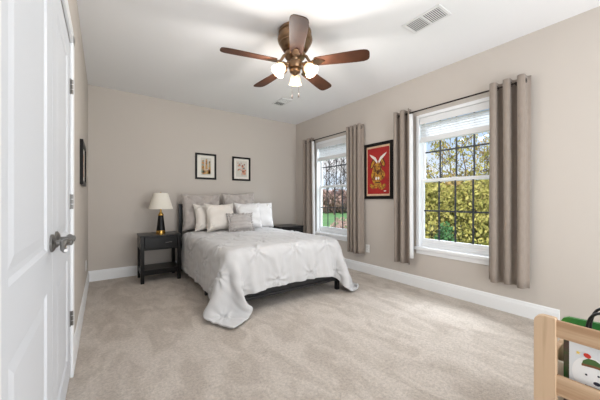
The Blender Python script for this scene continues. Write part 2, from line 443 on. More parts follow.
def rod(y0, y1, label):
    x, z = XR - .085, 2.135
    r = thing('curtain_rod', (x, (y0 + y1) / 2, z), label, 'curtain rod', 'dark curtain rods')
    MB().tube([(x, y0, z), (x, y1, z)], .0085, 12).build('pole', M_bronze, r, True)
    for y, s in ((y0, -1), (y1, 1)):
        MB().lathe([(.0085, 0), (.014, .004), (.014, .02), (.008, .026)], (x, y, z), (0, s, 0), 16).build('finial', M_bronze, r, True)
        m = MB(); yb = y - s * .05
        m.span((XR - .006, yb - .012, z - .03), (XR, yb + .012, z + .03), bev=.002)
        m.tube([(XR - .004, yb, z - .012), (x, yb, z - .013)], .006, 8); m.torus((x, yb, z), .0115, .003, (0, 1, 0), 14, 6)
        m.build('bracket', M_bronze, r, True)
rod(2.78, 3.99, 'dark curtain rod above the farther window'); rod(.85, 2.10, 'dark curtain rod above the nearer window')

# ------------------------------------------------------------------ pictures
def frame_y(y, x0, x1, z0, z1, label, seed, group):
    r = thing('framed_picture', ((x0 + x1) / 2, y, z0), label, 'picture', group)
    d, fw = .022, .030
    m = MB()
    for a, b in (((x0, y - d, z0), (x0 + fw, y - .001, z1)), ((x1 - fw, y - d, z0), (x1, y - .001, z1)), ((x0 + fw, y - d, z0), (x1 - fw, y - .001, z0 + fw)), ((x0 + fw, y - d, z1 - fw), (x1 - fw, y - .001, z1))):
        m.span(a, b, bev=.002, seg=1)
    m.build('frame', M_blackm, r)
    MB().span((x0 + fw, y - .010, z0 + fw), (x1 - fw, y - .002, z1 - fw)).build('mat_board', M_matb, r)
    return r
def art_mat(name, scale, cols):
    m = bpy.data.materials.new(name); m.use_nodes = True; n, l = m.node_tree.nodes, m.node_tree.links
    b = n['Principled BSDF']; b.inputs['Roughness'].default_value = .8
    t = n.new('ShaderNodeTexCoord'); v = n.new('ShaderNodeTexNoise'); v.inputs['Scale'].default_value = scale; v.inputs['Detail'].default_value = 3
    l.new(t.outputs['Object'], v.inputs['Vector']); r = n.new('ShaderNodeValToRGB'); r.color_ramp.interpolation = 'CONSTANT'
    l.new(v.outputs['Fac'], r.inputs[0]); e = r.color_ramp.elements
    e[0].position = 0; e[0].color = lin(cols[0]); e[1].position = .40; e[1].color = lin(cols[1])
    for p, c_ in zip((.46, .52, .58), cols[2:]):
        q = e.new(p); q.color = lin(c_)
    l.new(r.outputs[0], b.inputs['Base Color']); return m
M_art = art_mat('autumn_street_art', 26, ((96, 110, 92), (178, 128, 74), (206, 150, 112), (188, 150, 70), (150, 160, 150)))
M_art2 = art_mat('terracotta_vase_art', 26, ((110, 100, 92), (196, 122, 92), (214, 150, 124), (206, 200, 190), (120, 128, 122)))
M_artp = mat('pale_art_paper', (216, 208, 196), .8, noise=(12, .3), col2=(204, 204, 196))
fr = frame_y(YB, 1.189, 1.526, 1.405, 1.824, 'black framed print with tall orange and green picture, nearer the lamp', 3, 'small framed prints above the bed')
MB().span((1.275, YB - .0115, 1.475), (1.445, YB - .0098, 1.755)).build('print', M_artp, fr)
m = MB()
for (xa, xb, za, zb) in ((1.285, 1.335, 1.50, 1.72), (1.345, 1.385, 1.56, 1.745), (1.395, 1.435, 1.49, 1.71), (1.30, 1.43, 1.485, 1.56)):
    m.prism([(xa, YB - .0115, za), (xb, YB - .0115, za + .01), (xb - .006, YB - .0115, zb), (xa + .008, YB - .0115, zb - .012)], (0, -.001, 0))
m.build('painted_shapes', M_art, fr)
fr = frame_y(YB, 1.804, 2.142, 1.408, 1.82, 'black framed print with pink vase and grey foliage, farther from the lamp', 5, 'small framed prints above the bed')
MB().span((1.875, YB - .0115, 1.475), (2.075, YB - .0098, 1.755)).build('print', M_artp, fr)
m = MB()
m.prism([(1.97, YB - .0115, 1.50), (2.05, YB - .0115, 1.50), (2.06, YB - .0115, 1.60), (2.02, YB - .0115, 1.66), (1.985, YB - .0115, 1.61)], (0, -.001, 0))
for q in range(16):
    cx, cz = random.uniform(1.90, 2.06), random.uniform(1.58, 1.74); rr = random.uniform(.010, .022)
    m.prism([(cx + rr * math.cos(k * PI / 3), YB - .0116 - q * 1e-5, cz + rr * 1.3 * math.sin(k * PI / 3)) for k in range(6)], (0, -.001, 0))
m.build('painted_shapes', M_art2, fr)

# left wall frame, seen edge on
r = thing('framed_picture', (XL, 3.23, 1.205), 'black framed picture on the left wall, seen nearly edge on', 'picture')
m = MB(); ya, yb, za, zb, x0, x1, fw = 2.97, 3.50, 1.205, 1.588, XL + .001, XL + .024, .035
for a, b in (((x0, ya, za), (x1, ya + fw, zb)), ((x0, yb - fw, za), (x1, yb, zb)), ((x0, ya + fw, za), (x1, yb - fw, za + fw)), ((x0, ya + fw, zb - fw), (x1, yb - fw, zb))): m.span(a, b, bev=.002, seg=1)
m.build('frame', M_blackm, r)
MB().span((x0, ya + fw, za + fw), (x0 + .010, yb - fw, zb - fw)).build('mat_board', M_matb, r)
MB().span((x0 + .0095, ya + .16, za + .08), (x0 + .0112, yb - .16, zb - .08)).build('print', M_art2, r)

# red painting with an owl-like ochre beast (generic)
y0, y1, z0, z1 = 2.262, 2.753, 1.085, 1.874
r = thing('framed_painting', (XR, (y0 + y1) / 2, z0), 'black framed red painting of a horned ochre creature between the windows', 'painting')
m = MB(); x0, x1, fw = XR - .026, XR - .001, .042
for a, b in (((x0, y0, z0), (x1, y0 + fw, z1)), ((x0, y1 - fw, z0), (x1, y1, z1)), ((x0, y0 + fw, z0), (x1, y1 - fw, z0 + fw)), ((x0, y0 + fw, z1 - fw), (x1, y1 - fw, z1))): m.span(a, b, bev=.003, seg=1)
m.build('frame', M_blackm, r)
MB().span((XR - .010, y0 + fw, z0 + fw), (XR - .002, y1 - fw, z1 - fw)).build('canvas', M_cream, r)
b0 = .028
MB().span((XR - .0112, y0 + fw + b0 * .6, z0 + fw + b0), (XR - .009, y1 - fw - b0 * .6, z1 - fw - b0)).build('painted_ground', M_red, r)
yc = (y0 + y1) / 2; zc = (z0 + z1) / 2
def blob(cy, cz, ry, rz, x, n=24, rot=0, th=.0008):
    P = []
    for k in range(n):
        a = 2 * PI * k / n; u, v = ry * math.cos(a), rz * math.sin(a)
        P.append((x, cy + u * math.cos(rot) - v * math.sin(rot), cz + u * math.sin(rot) + v * math.cos(rot)))
    return P
X = XR - .0112
def pieces(name, material, items):
    global X
    for P in items:
        X -= .00015; MB().prism([(X, q[1], q[2]) for q in P], (-.0007, 0, 0)).build(name, material, r)
pieces('painted_body', M_yel, [blob(yc + .02, zc - .04, .085, .16, X, rot=.12), blob(yc, zc - .06, .12, .085, X)])
pieces('painted_ear', M_brownp, [blob(yc + .085, zc + .115, .035, .085, X, rot=.5), blob(yc - .075, zc + .125, .035, .085, X, rot=-.45)])
pieces('painted_ear', M_yel, [blob(yc + .088, zc + .105, .022, .062, X, rot=.5), blob(yc - .078, zc + .115, .022, .062, X, rot=-.45)])
pieces('painted_foot', M_yel, [blob(yc + .10, zc - .215, .05, .03, X, rot=.6), blob(yc - .09, zc - .225, .055, .028, X, rot=-.7), blob(yc + .03, zc - .20, .03, .045, X), blob(yc - .03, zc - .205, .028, .05, X)])
pieces('white_horn', M_whitep, [[(X, yc + s * a, zc + b) for a, b in ((.006, .13), (.04, .19), (.10, .225), (.15, .245), (.115, .20), (.06, .155), (.018, .105))] for s in (1, -1)])
pieces('dark_stroke', M_brownp, [blob(yc + s * .045, zc + .02, .008, .06, X, rot=s * -.35) for s in (1, -1)] + [blob(yc + s * .075, zc - .075, .007, .055, X, rot=s * .45) for s in (1, -1)] + [blob(yc, zc - .02, .02, .03, X), blob(yc + .005, zc - .165, .045, .008, X)])
pieces('white_stroke', M_whitep, [blob(yc + .028, zc - .105, .016, .022, X), blob(yc - .012, zc - .105, .014, .02, X), blob(yc - .12, zc - .285, .02, .008, X)])

# outlets
def outlet(base, nrm, label):
    n = Vector(nrm); t = Vector((0, 1, 0)); b = Vector(base)
    r = thing('wall_outlet', base, label, 'outlet')
    def bx(c, d): return MB().box(Vector(c), d, bev=.002, seg=2)
    bx(b + n * .003 + Vector((0, 0, .058)), (.006, .072, .116)).build('cover_plate', M_plast, r)
    for dz in (.036, .080):
        s = bx(b + n * .0065 + Vector((0, 0, dz)), (.005, .034, .028)).build('socket', M_plast, r)
        k = MB()
        for dy in (-.008, .008): k.box(b + n * .009 + Vector((0, dy, dz + .003)), (.001, .0025, .009))
        k.build('slot', M_slot, s)
outlet((XR, 2.70, .305), (-1, 0, 0), 'white wall outlet below the red painting beside the curtain')
outlet((XL, 3.95, .27), (1, 0, 0), 'white wall outlet low on the left wall near the back corner')

# ceiling vents
def vent(x0, x1, y0, y1, label):
    r = thing('ceiling_vent', ((x0 + x1) / 2, (y0 + y1) / 2, H), label, 'vent', 'ceiling vents')
    m = MB(); fw = .022; z0, z1 = H - .008, H - .0005; ym = (y0 + y1) / 2
    for a, b in (((x0, y0), (x0 + fw, y1)), ((x1 - fw, y0), (x1, y1)), ((x0 + fw, y0), (x1 - fw, y0 + fw)), ((x0 + fw, y1 - fw), (x1 - fw, y1)), ((x0 + fw, ym - .006), (x1 - fw, ym + .006))):
        m.span((a[0], a[1], z0), (b[0], b[1], z1), bev=.0015, seg=1)
    m.build('frame', M_vent, r)
    MB().span((x0 + fw, y0 + fw, H - .002), (x1 - fw, y1 - fw, H - .0005)).build('backing', M_duct, r)
    for h, (a, b, tilt) in enumerate(((y0 + fw, ym - .006, -.75), (ym + .006, y1 - fw, .55))):
        n = 9
        for i in range(n):
            yy = a + (b - a) * (i + .5) / n
            MB().box(((x0 + x1) / 2, yy, H - .0058), (x1 - x0 - 2 * fw, (.0065, .0125)[h], .0009), rot=Euler((tilt * .5, 0, 0)).to_matrix()).build('louver', M_vent, r)
    return r
vent(2.10, 2.30, 1.10, 1.43, 'white ceiling vent with two louvre banks at the top of the photo')
vent(2.145, 2.335, 3.46, 3.77, 'smaller-looking white ceiling vent below the fan, toward the back corner')

# ------------------------------------------------------------------ ceiling fan
FX, FY = 1.392, 2.025
fan = thing('ceiling_fan', (FX, FY, H), 'brass hugger ceiling fan with five walnut blades and three lit glass shades', 'ceiling fan')
m = MB()
m.lathe([(.138, 0), (.146, -.012), (.146, -.030), (.138, -.036), (.138, -.048), (.152, -.060), (.156, -.085), (.151, -.105), (.138, -.118), (.138, -.128), (.130, -.134), (.123, -.155), (.112, -.172), (.095, -.185), (.06, -.192)], (FX, FY, H - .0005), seg=40)
m.build('motor_housing', M_brass, fan, True)
m = MB()
m.lathe([(.05, -.188), (.072, -.196), (.090, -.206), (.094, -.228), (.086, -.244), (.062, -.252)], (FX, FY, H), seg=32)
m.build('flywheel', M_brass, fan, True)
BZ = H - .330
m = MB()
m.lathe([(.040, -.250), (.034, -.265), (.05, -.275), (.066, -.29), (.068, -.315), (.058, -.337), (.04, -.345), (.05, -.355), (.046, -.373), (.022, -.385), (.015, -.397), (.004, -.403)], (FX, FY, H), seg=28)
m.build('light_kit_hub', M_brass, fan, True)
for k in range(5):
    a = math.radians(22.2 + 72 * k); d = Vector((math.cos(a), math.sin(a), 0)); s = Vector((-math.sin(a), math.cos(a), 0)); c0 = Vector((FX, FY, 0))
    tilt = math.radians(-12)
    s2 = s * math.cos(tilt) + Vector((0, 0, math.sin(tilt)))
    up = d.cross(s2)
    prof = [(.175, .044), (.19, .052), (.24, .056), (.36, .062), (.48, .068), (.56, .070), (.60, .068), (.626, .060), (.641, .044), (.646, .02)]
    zb = Vector((0, 0, BZ + .030))
    out = [c0 + d * r_ + s2 * w_ + zb for r_, w_ in prof] + [c0 + d * r_ - s2 * w_ + zb for r_, w_ in reversed(prof)]
    mm = MB(); mm.prism(out, up * .007)
    bl = mm.build('blade', M_walnut, fan)
    bl.modifiers.new('b', 'BEVEL').width = .002
    mm = MB()
    # blade iron: curved arm from flywheel, then leaf shaped plate beneath the blade
    mm.tube([c0 + d * .075 + Vector((0, 0, H - .226)), c0 + d * .105 + Vector((0, 0, H - .246)), c0 + d * .135 + Vector((0, 0, BZ + .035)), c0 + d * .17 + zb - up * .006], [.014, .013, .012, .011], 10)
    leaf = [(.14, .012), (.165, .030), (.20, .036), (.225, .026), (.25, .020), (.265, .006)]
    out = [c0 + d * r_ + s2 * w_ + zb - up * .0005 for r_, w_ in leaf] + [c0 + d * r_ - s2 * w_ + zb - up * .0005 for r_, w_ in reversed(leaf)]
    mm.prism(out, -up * .006)
    mm.build('blade_iron', M_brass, bl, True)
LK = []
for k in range(3):
    a = math.radians(54.5 + 120 * k); d = Vector((math.cos(a), math.sin(a), 0)); c0 = Vector((FX, FY, H - .318))
    p0 = c0 + d * .055; p1 = c0 + d * .092 + Vector((0, 0, .004)); p2 = c0 + d * .112 + Vector((0, 0, -.012))
    MB().tube([p0, (p0 + p1) / 2 + Vector((0, 0, .006)), p1, p2], .010, 10).build('light_arm', M_brass, fan, True)
    ax = (d * .62 + Vector((0, 0, -.80))).normalized()
    MB().lathe([(.012, -.018), (.024, -.012), (.027, .012), (.022, .016)], p2, ax, 20).build('socket_cup', M_brass, fan, True)
    sh = MB(); pr = [(.024, .008), (.030, .016), (.041, .03), (.047, .05), (.049, .07), (.055, .088), (.063, .098)]
    sh.lathe(pr + [(r_ - .003, z_) for r_, z_ in reversed(pr)], p2, ax, 28, cap0=False, cap1=False)
    so = sh.build('glass_shade', M_frost, fan, True)
    MB().lathe([(.010, .014), (.014, .03), (.023, .05), (.025, .062), (.018, .078), (.005, .084)], p2, ax, 18).build('bulb', M_bulb, so, True)
    ld = bpy.data.lights.new('fan_lamp', 'POINT'); ld.energy = FAN_POWER; ld.color = (1, .96, .91); ld.shadow_soft_size = .045
    lo = bpy.data.objects.new('fan_lamp', ld); COL.objects.link(lo); lo.location = p2 + ax * .15
for dx, dy, zl in ((-.024, .012, 1.975), (.028, -.016, 1.985)):
    b = Vector((FX + dx, FY + dy, 0))
    m = MB(); z = H - .385
    while z > zl + .03:
        m.lathe([(.0005, -.0028), (.0022, 0), (.0005, .0028)], b + Vector((0, 0, z)), seg=6); z -= .006
    ch = m.build('pull_chain', M_brass, fan, True)
    MB().lathe([(.002, .034), (.006, .028), (.0075, .012), (.006, 0)], b + Vector((0, 0, zl)), seg=12).build('fob', mat('dark_fob', (70, 58, 50), .4), ch, True)

# ------------------------------------------------------------------ nightstands
def nightstand(x0, x1, label):
    y0, y1, zt = 4.00, 4.41, .612
    r = thing('nightstand', ((x0 + x1) / 2, (y0 + y1) / 2, 0), label, 'nightstand', 'black nightstands')
    MB().span((x0 - .006, y0 - .006, zt - .022), (x1 + .006, y1, zt), bev=.003).build('top', M_black, r)
    m = MB(); lw = .042
    m.span((x0, y0 + lw, .43), (x0 + .018, y1 - lw, zt - .022)); m.span((x1 - .018, y0 + lw, .43), (x1, y1 - lw, zt - .022)); m.span((x0 + lw, y1 - .02, .43), (x1 - lw, y1 - .004, zt - .022))
    m.span((x0 + lw, y0 + .006, .422), (x1 - lw, y1 - .02, .432))
    m.build('case', M_black, r)
    for x in (x0, x1 - lw):
        for y in (y0, y1 - lw): MB().span((x, y, 0), (x + lw, y + lw, zt - .022), bev=.002, seg=1).build('leg', M_black, r)
    dr = MB().span((x0 + lw + .003, y0 + .004, .436), (x1 - lw - .003, y0 + .022, zt - .026), bev=.002, seg=1).build('drawer', M_black, r)
    m = MB(); xc = (x0 + x1) / 2 + .085; zc = .512
    for s in (-1, 1): m.tube([(xc + s * .032, y0 + .006, zc), (xc + s * .032, y0 - .016, zc)], .0035, 8)
    m.tube([(xc - .040, y0 - .016, zc - .002), (xc, y0 - .019, zc + .001), (xc + .040, y0 - .016, zc + .004)], .004, 8)
    m.build('drawer_pull', M_nickel, dr, True)
    m = MB(); m.span((x0 + .006, y0 + .010, .100), (x1 - .006, y1 - .010, .165), bev=.003)
    m.build('shelf', M_black, r)
nightstand(.385, .862, 'black one-drawer nightstand carrying the lamp, left of the bed')
nightstand(2.452, 2.93, 'black one-drawer nightstand in the right back corner, half hidden by the bed')

# table lamp
lx, ly, lz = .645, 4.20, .6125
r = thing('table_lamp', (lx, ly, lz), 'black tapered table lamp with gold bands and ivory cone shade', 'lamp')
MB().lathe([(.060, 0), (.060, .010), (.057, .012), (.057, .040), (.054, .042)], (lx, ly, lz), seg=32).build('gold_base_band', M_gold, r, True)
MB().lathe([(.055, .042), (.033, .245)], (lx, ly, lz), seg=32).build('body', M_lampblk, r, True)
MB().lathe([(.035, .245), (.036, .25), (.036, .262), (.026, .268), (.022, .285), (.012, .292), (.010, .34)], (lx, ly, lz), seg=24).build('gold_neck', M_gold, r, True)
m = MB(); pr = [(.152, .338), (.088, .552)]
m.lathe([(.152, .336), (.1535, .338), (.0895, .551), (.088, .553), (.086, .551), (.150, .338)], (lx, ly, lz), seg=40, cap0=False, cap1=False)
bm_close = m; sh = m.build('lamp_shade', M_shade, r, True)
m = MB()
for k in range(3):
    a = 2 * PI * k / 3; m.tube([(lx, ly, lz + .54), (lx + .087 * math.cos(a), ly + .087 * math.sin(a), lz + .548)], .0015, 6)
m.tube([(lx, ly, lz + .33), (lx, ly, lz + .545)], .003, 6); m.lathe([(.006, .545), (.008, .555), (.004, .567)], (lx, ly, lz), seg=12)
m.build('harp', M_gold, r, True)
MB().lathe([(.012, .335), (.014, .36), (.026, .40), (.03, .43), (.018, .456), (.004, .462)], (lx, ly, lz), seg=16).build('bulb', M_plast, r, True)

# ------------------------------------------------------------------ bed
BX0, BX1, BY0, BY1 = .93, 2.31, 2.42, 4.40
bed = thing('bed', ((BX0 + BX1) / 2, (BY0 + BY1) / 2, 0), 'black bed frame with slatted headboard under the silver white comforter', 'bed')
hb = MB()
hb.span((BX0 - .01, BY1 - .01, .955), (BX1 + .01, BY1 + .035, 1.01), bev=.003); hb.span((BX0 + .04, BY1, .60), (BX1 - .04, BY1 + .026, .64))
H0 = hb.build('headboard_rail', M_bedblack, bed)
for x in (BX0 - .012, BX1 - .036): MB().span((x, BY1 - .012, 0), (x + .048, BY1 + .036, .96), bev=.003).build('headboard_post', M_bedblack, bed)
n = 13
for i in range(n):
    x = BX0 + .04 + (BX1 - BX0 - .08) * (i + .5) / n
    MB().span((x - .028, BY1 + .004, .635), (x + .028, BY1 + .022, .957)).build('headboard_slat', M_bedblack, bed)
for nm, a, b in (('side_rail', (BX0, BY0 + .04, .135), (BX0 + .03, BY1 - .012, .25)), ('side_rail', (BX1 - .03, BY0 + .04, .135), (BX1, BY1 - .012, .25)), ('foot_rail', (BX0 + .02, BY0, .145), (BX1 - .02, BY0 + .03, .25))):
    MB().span(a, b, bev=.003).build(nm, M_bedblack, bed)
MB().span((BX0 + .02, BY0 - .012, .115), (BX1 - .02, BY0 + .018, .145), bev=.003).build('foot_rail_lip', M_bedblack, bed)
MB().span(((BX0 + BX1) / 2 - .02, BY0 - .006, .142), ((BX0 + BX1) / 2 + .02, BY0 + .004, .25), bev=.002).build('joint_plate', M_bedblack, bed)
for x in (BX0, BX1 - .045, (BX0 + BX1) / 2 - .022):
    for y in (BY0 - .004, 3.12):
        if y < 3 and BX0 < x < BX1 - .1: continue
        MB().span((x, y, 0), (x + .045, y + .045, .25), bev=.002).build('leg', M_bedblack, bed)
m = MB()
m.span((BX0 + .03, BY0 + .03, .20), (BX1 - .03, BY1 - .012, .225)); m.build('slat_deck', M_bedblack, bed)

mt = thing('mattress', ((BX0 + BX1) / 2, 3.4, .226), 'white mattress on the black bed frame, showing at the head corner', 'mattress')
MB().span((BX0 + .035, BY0 + .035, .227), (BX1 - .035, BY1 - .02, .56), bev=.05, seg=4).build('core', M_mattress, mt, True)
MB().span((BX0 + .03, BY0 + .035, .40), (BX1 - .03, BY1 - .018, .575), bev=.045, seg=4).build('fitted_sheet', M_sheet, mt, True)

# comforter: a sheet of cloth draped over the mattress by position based dynamics
def drape():
    rs = np.random.RandomState(3)
    ox, of, oh = .45, .34, 4.13                 # overhang left/right, at the foot; head edge
    sp = .030
    x0, x1, y0, y1 = BX0 - ox, BX1 + ox, BY0 - of, oh
    nx, ny = int((x1 - x0) / sp) + 1, int((y1 - y0) / sp) + 1
    gx, gy = np.meshgrid(np.linspace(x0, x1, nx), np.linspace(y0, y1, ny), indexing='ij')
    fx = np.linspace(x0, x1, nx); y0v = BY0 - (.325 + .15 * np.exp(-((fx - x0) / .42) ** 2) + .07 * np.exp(-((fx - x1) / .35) ** 2))
    gy = y0v[:, None] + (y1 - y0v[:, None]) * np.linspace(0, 1, ny)[None, :]
    P = np.stack([gx, gy, np.full_like(gx, .68) + rs.rand(nx, ny) * .006], -1)
    rest = {}
    cons = []
    def add(di, dj, st):
        for par in (0, 1):
            if di and not dj: I = np.arange(par * di if di > 0 else 0, nx - di, 2 * di)
        return
    def pairs(di, dj):
        a = (slice(0, nx - di), slice(0, ny - dj) if dj >= 0 else slice(-dj, ny)); b = (slice(di, nx), slice(dj, ny) if dj >= 0 else slice(0, ny + dj))
        return a, b
    specs = [(1, 0, 1.0), (0, 1, 1.0), (1, 1, .12), (1, -1, .12), (2, 0, .10), (0, 2, .10), (4, 0, .02), (0, 4, .02)]
    cnt = np.zeros((nx, ny, 1))
    data = []
    for di, dj, st in specs:
        a, b = pairs(di, dj); L = np.linalg.norm(P[a] - P[b], axis=-1, keepdims=True).copy()
        data.append((a, b, L, st))
    c_lo = np.array([BX0 - .012, BY0 - .02, 0.]); c_hi = np.array([BX1 + .012, 5.0, .600]); rad = .06
    V = np.zeros_like(P); dt = 1 / 60.
    wind = rs.rand(nx, ny, 3) - .5
    for it in range(230):
        V *= .975
        V[..., 2] -= 3.0 * dt
        if it < 90: V += wind * .25
        Q = P + V * dt
        for k in range(26):
            for a, b, L, st in data:
                dlt = Q[a] - Q[b]; ln = np.linalg.norm(dlt, axis=-1, keepdims=True) + 1e-9
                cor = dlt * ((ln - L) / ln) * (.5 * st * .5)
                Q[a] -= cor; Q[b] += cor
            # rounded box
            near = np.clip(Q, c_lo + rad, c_hi - rad); near[..., 2] = np.clip(Q[..., 2], -1, c_hi[2] - rad)
            d = Q - near; dl = np.linalg.norm(d, axis=-1, keepdims=True)
            inside = dl < 1e-6
            hit = (dl < rad) & ~inside
            Q = np.where(hit, near + d / (dl + 1e-9) * rad, Q)
            if inside.any():
                up = Q.copy(); up[..., 2] = c_hi[2]
                Q = np.where(inside, up, Q)
            if it > 20:
                Q[0, 0] += .25 * (np.array([.86, 2.14, .02]) - Q[0, 0]); Q[-1, 0] += .25 * (np.array([2.45, 2.31, .05]) - Q[-1, 0])
            Q[..., 2] = np.maximum(Q[..., 2], .018)
            Q[:, -2:, 1] = np.maximum(Q[:, -2:, 1], oh - .03)
        V = (Q - P) / dt
        sp_ = np.linalg.norm(V, axis=-1, keepdims=True); V *= np.minimum(1, 2.5 / (sp_ + 1e-9))
        onb = (Q[..., 2] > .57) | (Q[..., 2] < .03)
        V[onb] *= .6
        P = Q
    return P, gx, gy
P, gx, gy = drape()
def upsample(A, k):
    for ax in (0, 1):
        n = A.shape[ax]; idx = np.linspace(0, n - 1, (n - 1) * k + 1); i1 = np.clip(np.floor(idx).astype(int), 0, n - 2); t = idx - i1
        i0, i2, i3 = np.clip(i1 - 1, 0, n - 1), i1 + 1, np.clip(i1 + 2, 0, n - 1)
        sh = [1] * A.ndim; sh[ax] = -1; t = t.reshape(sh)
        a, b, c_, d = (np.take(A, q, ax) for q in (i0, i1, i2, i3))
        A = .5 * ((2 * b) + (-a + c_) * t + (2 * a - 5 * b + 4 * c_ - d) * t ** 2 + (-a + 3 * b - 3 * c_ + d) * t ** 3)
    return A
def smooth(A, n):
    for _ in range(n):
        B = A.copy(); B[1:-1] = .5 * A[1:-1] + .25 * (A[:-2] + A[2:]); A = B.copy(); A[:, 1:-1] = .5 * B[:, 1:-1] + .25 * (B[:, :-2] + B[:, 2:])
    return A
P = smooth(P, 2)
K = 4
PP = upsample(P, K); UX = upsample(gx, K); UY = upsample(gy, K)
du = np.gradient(PP, axis=0); dv = np.gradient(PP, axis=1); N = np.cross(du, dv); N /= np.linalg.norm(N, axis=-1, keepdims=True) + 1e-9
hgt = .016 * np.ones_like(UX)
# gathered pin tucks in a diamond lattice: a sunk knot with radiating puckers
rs = np.random.RandomState(5)
pit = .42
for i in range(-1, 7):
    for j in range(-1, 8):
        cx = BX0 - .46 + pit * (i + .5 * (j % 2)) + .12; cy = BY0 - .46 + .30 * j + .20
        r_ = np.hypot(UX - cx, UY - cy); th = np.arctan2(UY - cy, UX - cx); ph = rs.rand() * 6.28
        hgt += -.020 * np.exp(-(r_ / .022) ** 2) + (.0050 * np.cos(9 * th + ph) + .0045 * np.cos(5 * th + 2 * ph)) * np.exp(-(r_ / .15) ** 2) * np.clip(r_ / .02, 0, 1) + .006 * np.exp(-((r_ - .035) / .02) ** 2)
# soft random crumple
for q in range(40):
    kx, ky = rs.normal(0, 34), rs.normal(0, 18); hgt += .00045 * np.sin(kx * UX + ky * UY + rs.rand() * 6.28) * (1 + np.sin(3 * UX + rs.rand() * 6 + 2.5 * UY))
wf = np.clip((BY0 + .02 - UY) / .3, 0, 1); ws = np.clip((BX0 + .02 - UX) / .4, 0, 1) + np.clip((UX - BX1 + .02) / .4, 0, 1)
hgt += wf * (1 - .7 * np.clip(ws, 0, 1)) * (.009 * np.sin(27 * UX + 1.2 * np.sin(7 * UX)) + .005 * np.sin(61 * UX + 2 * np.sin(9 * UX) + 4 * UY))
hgt += ws * (1 - .7 * wf) * (.008 * np.sin(21 * UY + 1.5 * np.sin(5 * UY)) + .004 * np.sin(47 * UY + 2 * np.sin(6 * UY) + 5 * UX))
PP = PP + N * hgt[..., None]
PP[..., 2] = np.maximum(PP[..., 2], .016)
nx, ny = PP.shape[:2]
def grid_mesh(name, A, material, thick):
    nx, ny = A.shape[:2]
    me = bpy.data.meshes.new(name)
    idx = np.arange(nx * ny).reshape(nx, ny)
    F = np.stack([idx[:-1, :-1], idx[1:, :-1], idx[1:, 1:], idx[:-1, 1:]], -1).reshape(-1, 4)
    me.from_pydata(A.reshape(-1, 3).tolist(), [], F.tolist()); me.materials.append(material)
    for p in me.polygons: p.use_smooth = True
    o = bpy.data.objects.new(name, me); COL.objects.link(o)
    s = o.modifiers.new('thick', 'SOLIDIFY'); s.thickness = thick; s.offset = -1
    return o
cf = grid_mesh('comforter', PP, M_comf, .013)
tag(cf, 'silver white pintuck comforter draped over the bed to the floor at its foot', 'comforter')

